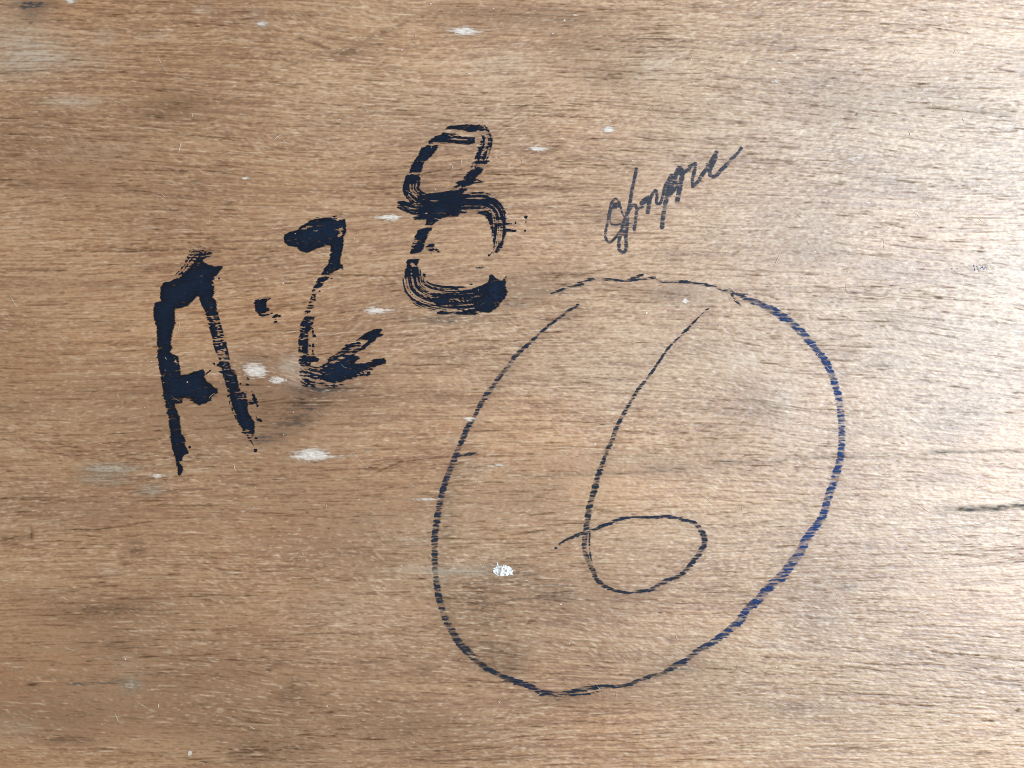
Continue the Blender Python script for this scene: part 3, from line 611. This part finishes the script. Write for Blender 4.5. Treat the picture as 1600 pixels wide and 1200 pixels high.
# ---- white paint spots: each soaked into the grain, drawn out along it
def spot(x, y, rx, ry, dense, label, mat=None, thick=0.0):
    P = Patch(x - rx * 2.6 - 6, y - ry * 2 - 5, x + rx * 2.6 + 6, y + ry * 2 + 5, 0.5)
    dx, dy = P.X - x, P.Y - y
    r = np.hypot(dx / rx, dy / ry)
    core = np.exp(-r ** 2.4) + 0.42 * np.exp(-((dx / (rx * 1.9)) ** 2 + (dy / (ry * .45)) ** 2))
    n = uni(norm(0.8 * P.gl + 0.6 * P.gm + 0.6 * P.gt))
    k = np.clip((n - (1.0 - dense * core) + .18) / .45, 0, 1)
    if mat is not None:                       # a thin film: soft, only slightly broken by the grain
        k = np.clip(dense * (np.exp(-r ** 3) + .25 * core) * (.55 + .9 * n), 0, 1)
    P.cover = (k * k * (3 - 2 * k)).astype(f32); P.mask = P.cover > 0.03
    P.tone = np.clip(core * dense - 0.35 + 0.7 * (n - .5), 0, 1).astype(f32)
    return P.build("paint_spot" if mat is None else "paint_smear", mat or M_white, label, off=OFF + 0.00003)
spot(727, 49, 17, 7, 1.25, "white paint spot above the digit 8 near the top edge")
spot(409, 38, 7, 5, .7, "faint white paint spot left of the top middle")
spot(1210, 128, 9, 5, .8, "pale paint spot at the upper right")
spot(1216, 97, 14, 3, .5, "faint pale streak at the upper right")
spot(1340, 250, 13, 6, .6, "faint greyish white spot at the far upper right")
spot(950, 203, 8, 5, 1.1, "small white paint spot above the marker word")
spot(841, 233, 11, 4, 1.0, "small white paint spot right of the top of the digit 8")
spot(609, 340, 15, 5, 1.2, "white paint spot left of the waist of the digit 8")
spot(588, 485, 17, 5, 1.2, "white paint spot between the two digits")
spot(400, 580, 17, 11, 1.35, "largest white paint spot, right of the letter A crossbar")
spot(434, 594, 12, 6, 1.2, "white paint spot touching the largest one")
spot(488, 712, 24, 10, 1.35, "wide white paint spot below the digit 2")
spot(1071, 470, 5, 4, 1.2, "tiny white chip under the top of the oval ring")
spot(733, 654, 8, 5, .8, "small white spot on the left of the oval ring")
spot(776, 727, 11, 4, .7, "faint white scuff inside the oval ring")
spot(702, 687, 10, 3, .45, "faint pale scuff left of the oval ring")
spot(668, 780, 20, 3, .5, "pale streak ending at the left of the oval ring")
spot(246, 744, 8, 5, .9, "small pinkish white dab below the letter A foot")
spot(1534, 418, 18, 5, .6, "white label scrap at the far right")
spot(383, 279, 4, 2, 1.5, "tiny white chip above the letter A")
spot(110, 3, 6, 4, 1.0, "white fleck at the top left edge")
spot(297, 1176, 3, 4, 1.3, "tiny white chip near the bottom left")
spot(175, 732, 46, 9, .75, "pinkish grey smear left of the letter A foot", M_smear)
spot(165, 748, 52, 14, .42, "thin grey film under the pinkish smear", M_smear)
spot(236, 766, 22, 11, .5, "speckled pink smear below the letter A foot", M_smear)
spot(204, 1072, 19, 14, .52, "lilac grey smear at the lower left", M_smear)
spot(715, 893, 60, 8, .42, "grey scuff trailing left from the crusted white blob", M_smear)
spot(690, 905, 20, 3, .55, "pale scuff crossing the left of the oval ring", M_smear)

# ---- small blue printing on the white label scrap
P = Patch(1480, 405, 1560, 432, 0.4)
for pts in ([(1521,413),(1523,423)], [(1526,416),(1529,424)], [(1532,420),(1535,417),(1537,422),(1540,416),(1542,421)], [(1524,421),(1526,421)]):
    P.stroke([(x, y, .6, .35, .9) for x, y in pts], rag=.3, edge=.2, soft=.6)
P.stroke([(1486,420,.7,.7,.6),(1500,420.5,.8,.7,.6)], rag=.4, soft=.6)
P.build("blue_print", M_crayon, "tiny blue print on the white label scrap", off=OFF + 0.00007)

# ---- crusted blob of white filler standing proud of the board
r2 = np.random.default_rng(5)
P = Patch(762, 874, 806, 906, 0.4)
dx, dy = (P.X - 786) / 15.5, (P.Y - 891.5) / 8.2
rr = np.hypot(dx, dy) + 0.05 * P.gt + 0.04 * P.gm
P.cover[:] = 1.0
P.mask = (rr < 1.0) | (np.hypot((P.X - 777.5) / 1.0, (P.Y - 881.5) / 3.0) < 1) | (np.hypot((P.X - 799.5) / 2.2, (P.Y - 897) / 1.5) < 1)
P.tone[:] = 0.6
lumps = [(r2.uniform(770, 801), r2.uniform(883, 900), r2.uniform(0.7, 1.7), r2.uniform(-1, 1)) for _ in range(120)]
def crust(x, y):
    d = np.clip(1 - np.hypot((x - 786) / 16.5, (y - 891.5) / 9.0) ** 2, 0, 1)
    h = 0.0004 * np.sqrt(d)
    for (lx, ly, lr, a) in lumps:
        h = h + 0.0008 * a * np.exp(-(((x - lx) / lr) ** 2 + ((y - ly) / (lr * 1.3)) ** 2)) * d ** 0.5
    return np.maximum(h, 0)
P.build("filler_blob", M_plaster, "crusted white blob standing proud inside the left of the oval ring", off=0.0001, lift=crust)

# ---- loose fibres and hairs lying on the face
def fibres():
    r = np.random.default_rng(11)
    V, Q, T = [], [], []
    def hair(pts, rad, tone):
        pts = np.array(pts, float)
        t = np.linspace(0, 1, 7)
        a = np.array([(1 - t) ** 2, 2 * t * (1 - t), t ** 2]).T @ pts      # quadratic bend
        z = TH + surf(a[:, 0], a[:, 1]) + 0.00010 + 0.00012 * np.sin(np.pi * t) * r.uniform(.2, 1)
        p = np.stack([wx(a[:, 0]), wy(a[:, 1]), z], -1)
        d = np.gradient(p, axis=0); d /= np.linalg.norm(d, axis=1)[:, None] + 1e-12
        n = np.cross(d, [0, 0, 1.0]); b = np.cross(n, d)
        rd = rad * S * np.sin(np.pi * (0.12 + 0.76 * t))[:, None]
        base = len(V) * 1
        for k in range(3):
            an = 2 * math.pi * k / 3
            V.append(p + rd * (n * math.cos(an) + b * math.sin(an)))
        o = base * 7
        for k in range(3):
            k2 = (k + 1) % 3
            for i in range(6):
                Q.append((o + k * 7 + i, o + k * 7 + i + 1, o + k2 * 7 + i + 1, o + k2 * 7 + i))
        T.extend([tone] * 21)
    known = [((283,220),(282,230),(279,239),.9), ((252,302),(255,305),(258,308),1.0), ((242,309),(245,310),(248,311),.8), ((327,344),(328,346),(328,349),.8), ((246,87),(249,93),(252,100),.9), ((252,100),(254,106),(264,115),.6),
             ((174,157),(190,160),(202,167),.7), ((301,178),(300,180),(301,183),.8), ((15,462),(20,470),(27,480),.8), ((183,615),(185,618),(185,621),.9), ((365,725),(366,730),(368,736),1.0), ((247,1106),(248,1102),(248,1100),1.0),
             ((180,1115),(183,1122),(186,1128),.7), ((509,786),(510,792),(509,797),.8), ((472,862),(473,865),(475,867),.9), ((428,219),(434,212),(441,211),.6), ((440,219),(444,219),(446,222),.9), ((564,912),(568,914),(572,910),.8),
             ((778,1095),(780,1097),(782,1099),1.1), ((1055,991),(1057,996),(1058,1000),1.0), ((1245,1031),(1238,1030),(1240,1033),.9), ((1325,1030),(1331,1031),(1333,1037),.9), ((1258,1050),(1260,1052),(1263,1053),.9), ((1378,365),(1386,361),(1390,355),.7),
             ((1210,415),(1214,408),(1219,395),.6), ((1380,374),(1382,385),(1382,395),.6), ((1322,445),(1318,452),(1330,460),.6), ((648,53),(648,57),(649,59),.7), ((700,258),(708,255),(707,265),.9), ((720,247),(721,254),(721,258),.8), ((813,242),(816,250),(816,256),.4),
             ((780,880),(777,884),(779,888),.7), ((755,888),(752,884),(749,880),.6), ((730,885),(748,883),(766,881),.55), ((1020,765),(1018,760),(1012,756),.4), ((1325,1),(1323,3),(1327,4),.6), ((1420,205),(1422,208),(1421,213),.8),
             ((1170,460),(1180,464),(1190,463),.5), ((95,932),(101,935),(108,938),.8), ((100,1010),(108,1015),(118,1017),.7), ((240,939),(255,941),(270,944),.6), ((343,936),(346,940),(350,943),.7), ((325,1028),(330,1034),(342,1034),.6), ((215,1097),(222,1101),(230,1106),.6)]
    for a, b, c, w in known: hair((a, b, c), 0.62 * w, 0.9)
    for _ in range(420):
        x, y = r.uniform(-20, 1620), r.uniform(-20, 1220)
        L = r.gamma(2.0, 3.2) + 3; an = r.normal(0.22, 0.35)
        if r.random() < .1: an = r.uniform(-1.5, 1.5); L *= .8
        dx, dy = math.cos(an) * L, math.sin(an) * L
        hair(((x, y), (x + dx * .5 + r.normal(0, 1.5), y + dy * .5 + r.normal(0, 1.5)), (x + dx, y + dy)), r.uniform(.22, .48), r.uniform(.1, .9))
    V = np.concatenate(V)
    o = link_mesh("loose_fibres", V, np.array(Q), M_fibre, board, {"tone": np.array(T)})
    o["kind"] = "stuff"; o["label"] = "fine pale splinters and hairs raised all over the face"
fibres()

# ---- tiny white specks of dust and paint mist
def specks():
    r = np.random.default_rng(23)
    pts = [(293,597,1.6),(237,565,1.6),(443,442,1.8),(554,373,1.6),(442,443,1.6),(345,598,1.4),(775,246,1.6),(680,296,1.6),(1084,327,2.0),(882,32,2.6),(864,52,2.0),(897,24,1.6),(196,1030,2.2),(511,1103,1.8),(890,1005,1.8),(876,944,2.2),(628,78,2.2),(555,208,1.6),
           (771,13,1.6),(673,6,2.2),(930,694,2.4),(1273,393,2.0),(1010,489,2.6),(547,669,1.4),(561,781,1.4),(1213,1042,1.8),(627,884,1.4),(1070,787,1.4),(1082,780,1.2),(458,644,1.6),(226,637,1.2),(442,492,1.6),(988,251,1.6),(978,269,1.6)]
    pts += [(r.uniform(0, 1600), r.uniform(0, 1200), r.uniform(.5, 1.0)) for _ in range(120)]
    V, Q = [], []
    for (x, y, s) in pts:
        s *= 0.62; b = len(V) ; an = r.uniform(0, 3)
        z = TH + float(surf(np.array([x]), np.array([y]))[0]) + 0.0001
        ring_ = []
        for k in range(6):
            a = an + k * math.pi / 3; q = s * r.uniform(.7, 1.25)
            ring_.append((float(wx(x + 1.25 * q * math.cos(a))), float(wy(y + q * math.sin(a))), z))
        V += ring_ + [(float(wx(x)), float(wy(y)), z + s * S * .5)]
        for k in range(6): Q.append((b + (k + 1) % 6, b + k, b + 6))
    o = link_mesh("paint_specks", np.array(V), np.array(Q), M_white, board, {"tone": np.full(len(V), .9), "cover": np.ones(len(V))})
    o["kind"] = "stuff"; o["label"] = "scattered tiny white specks"
specks()
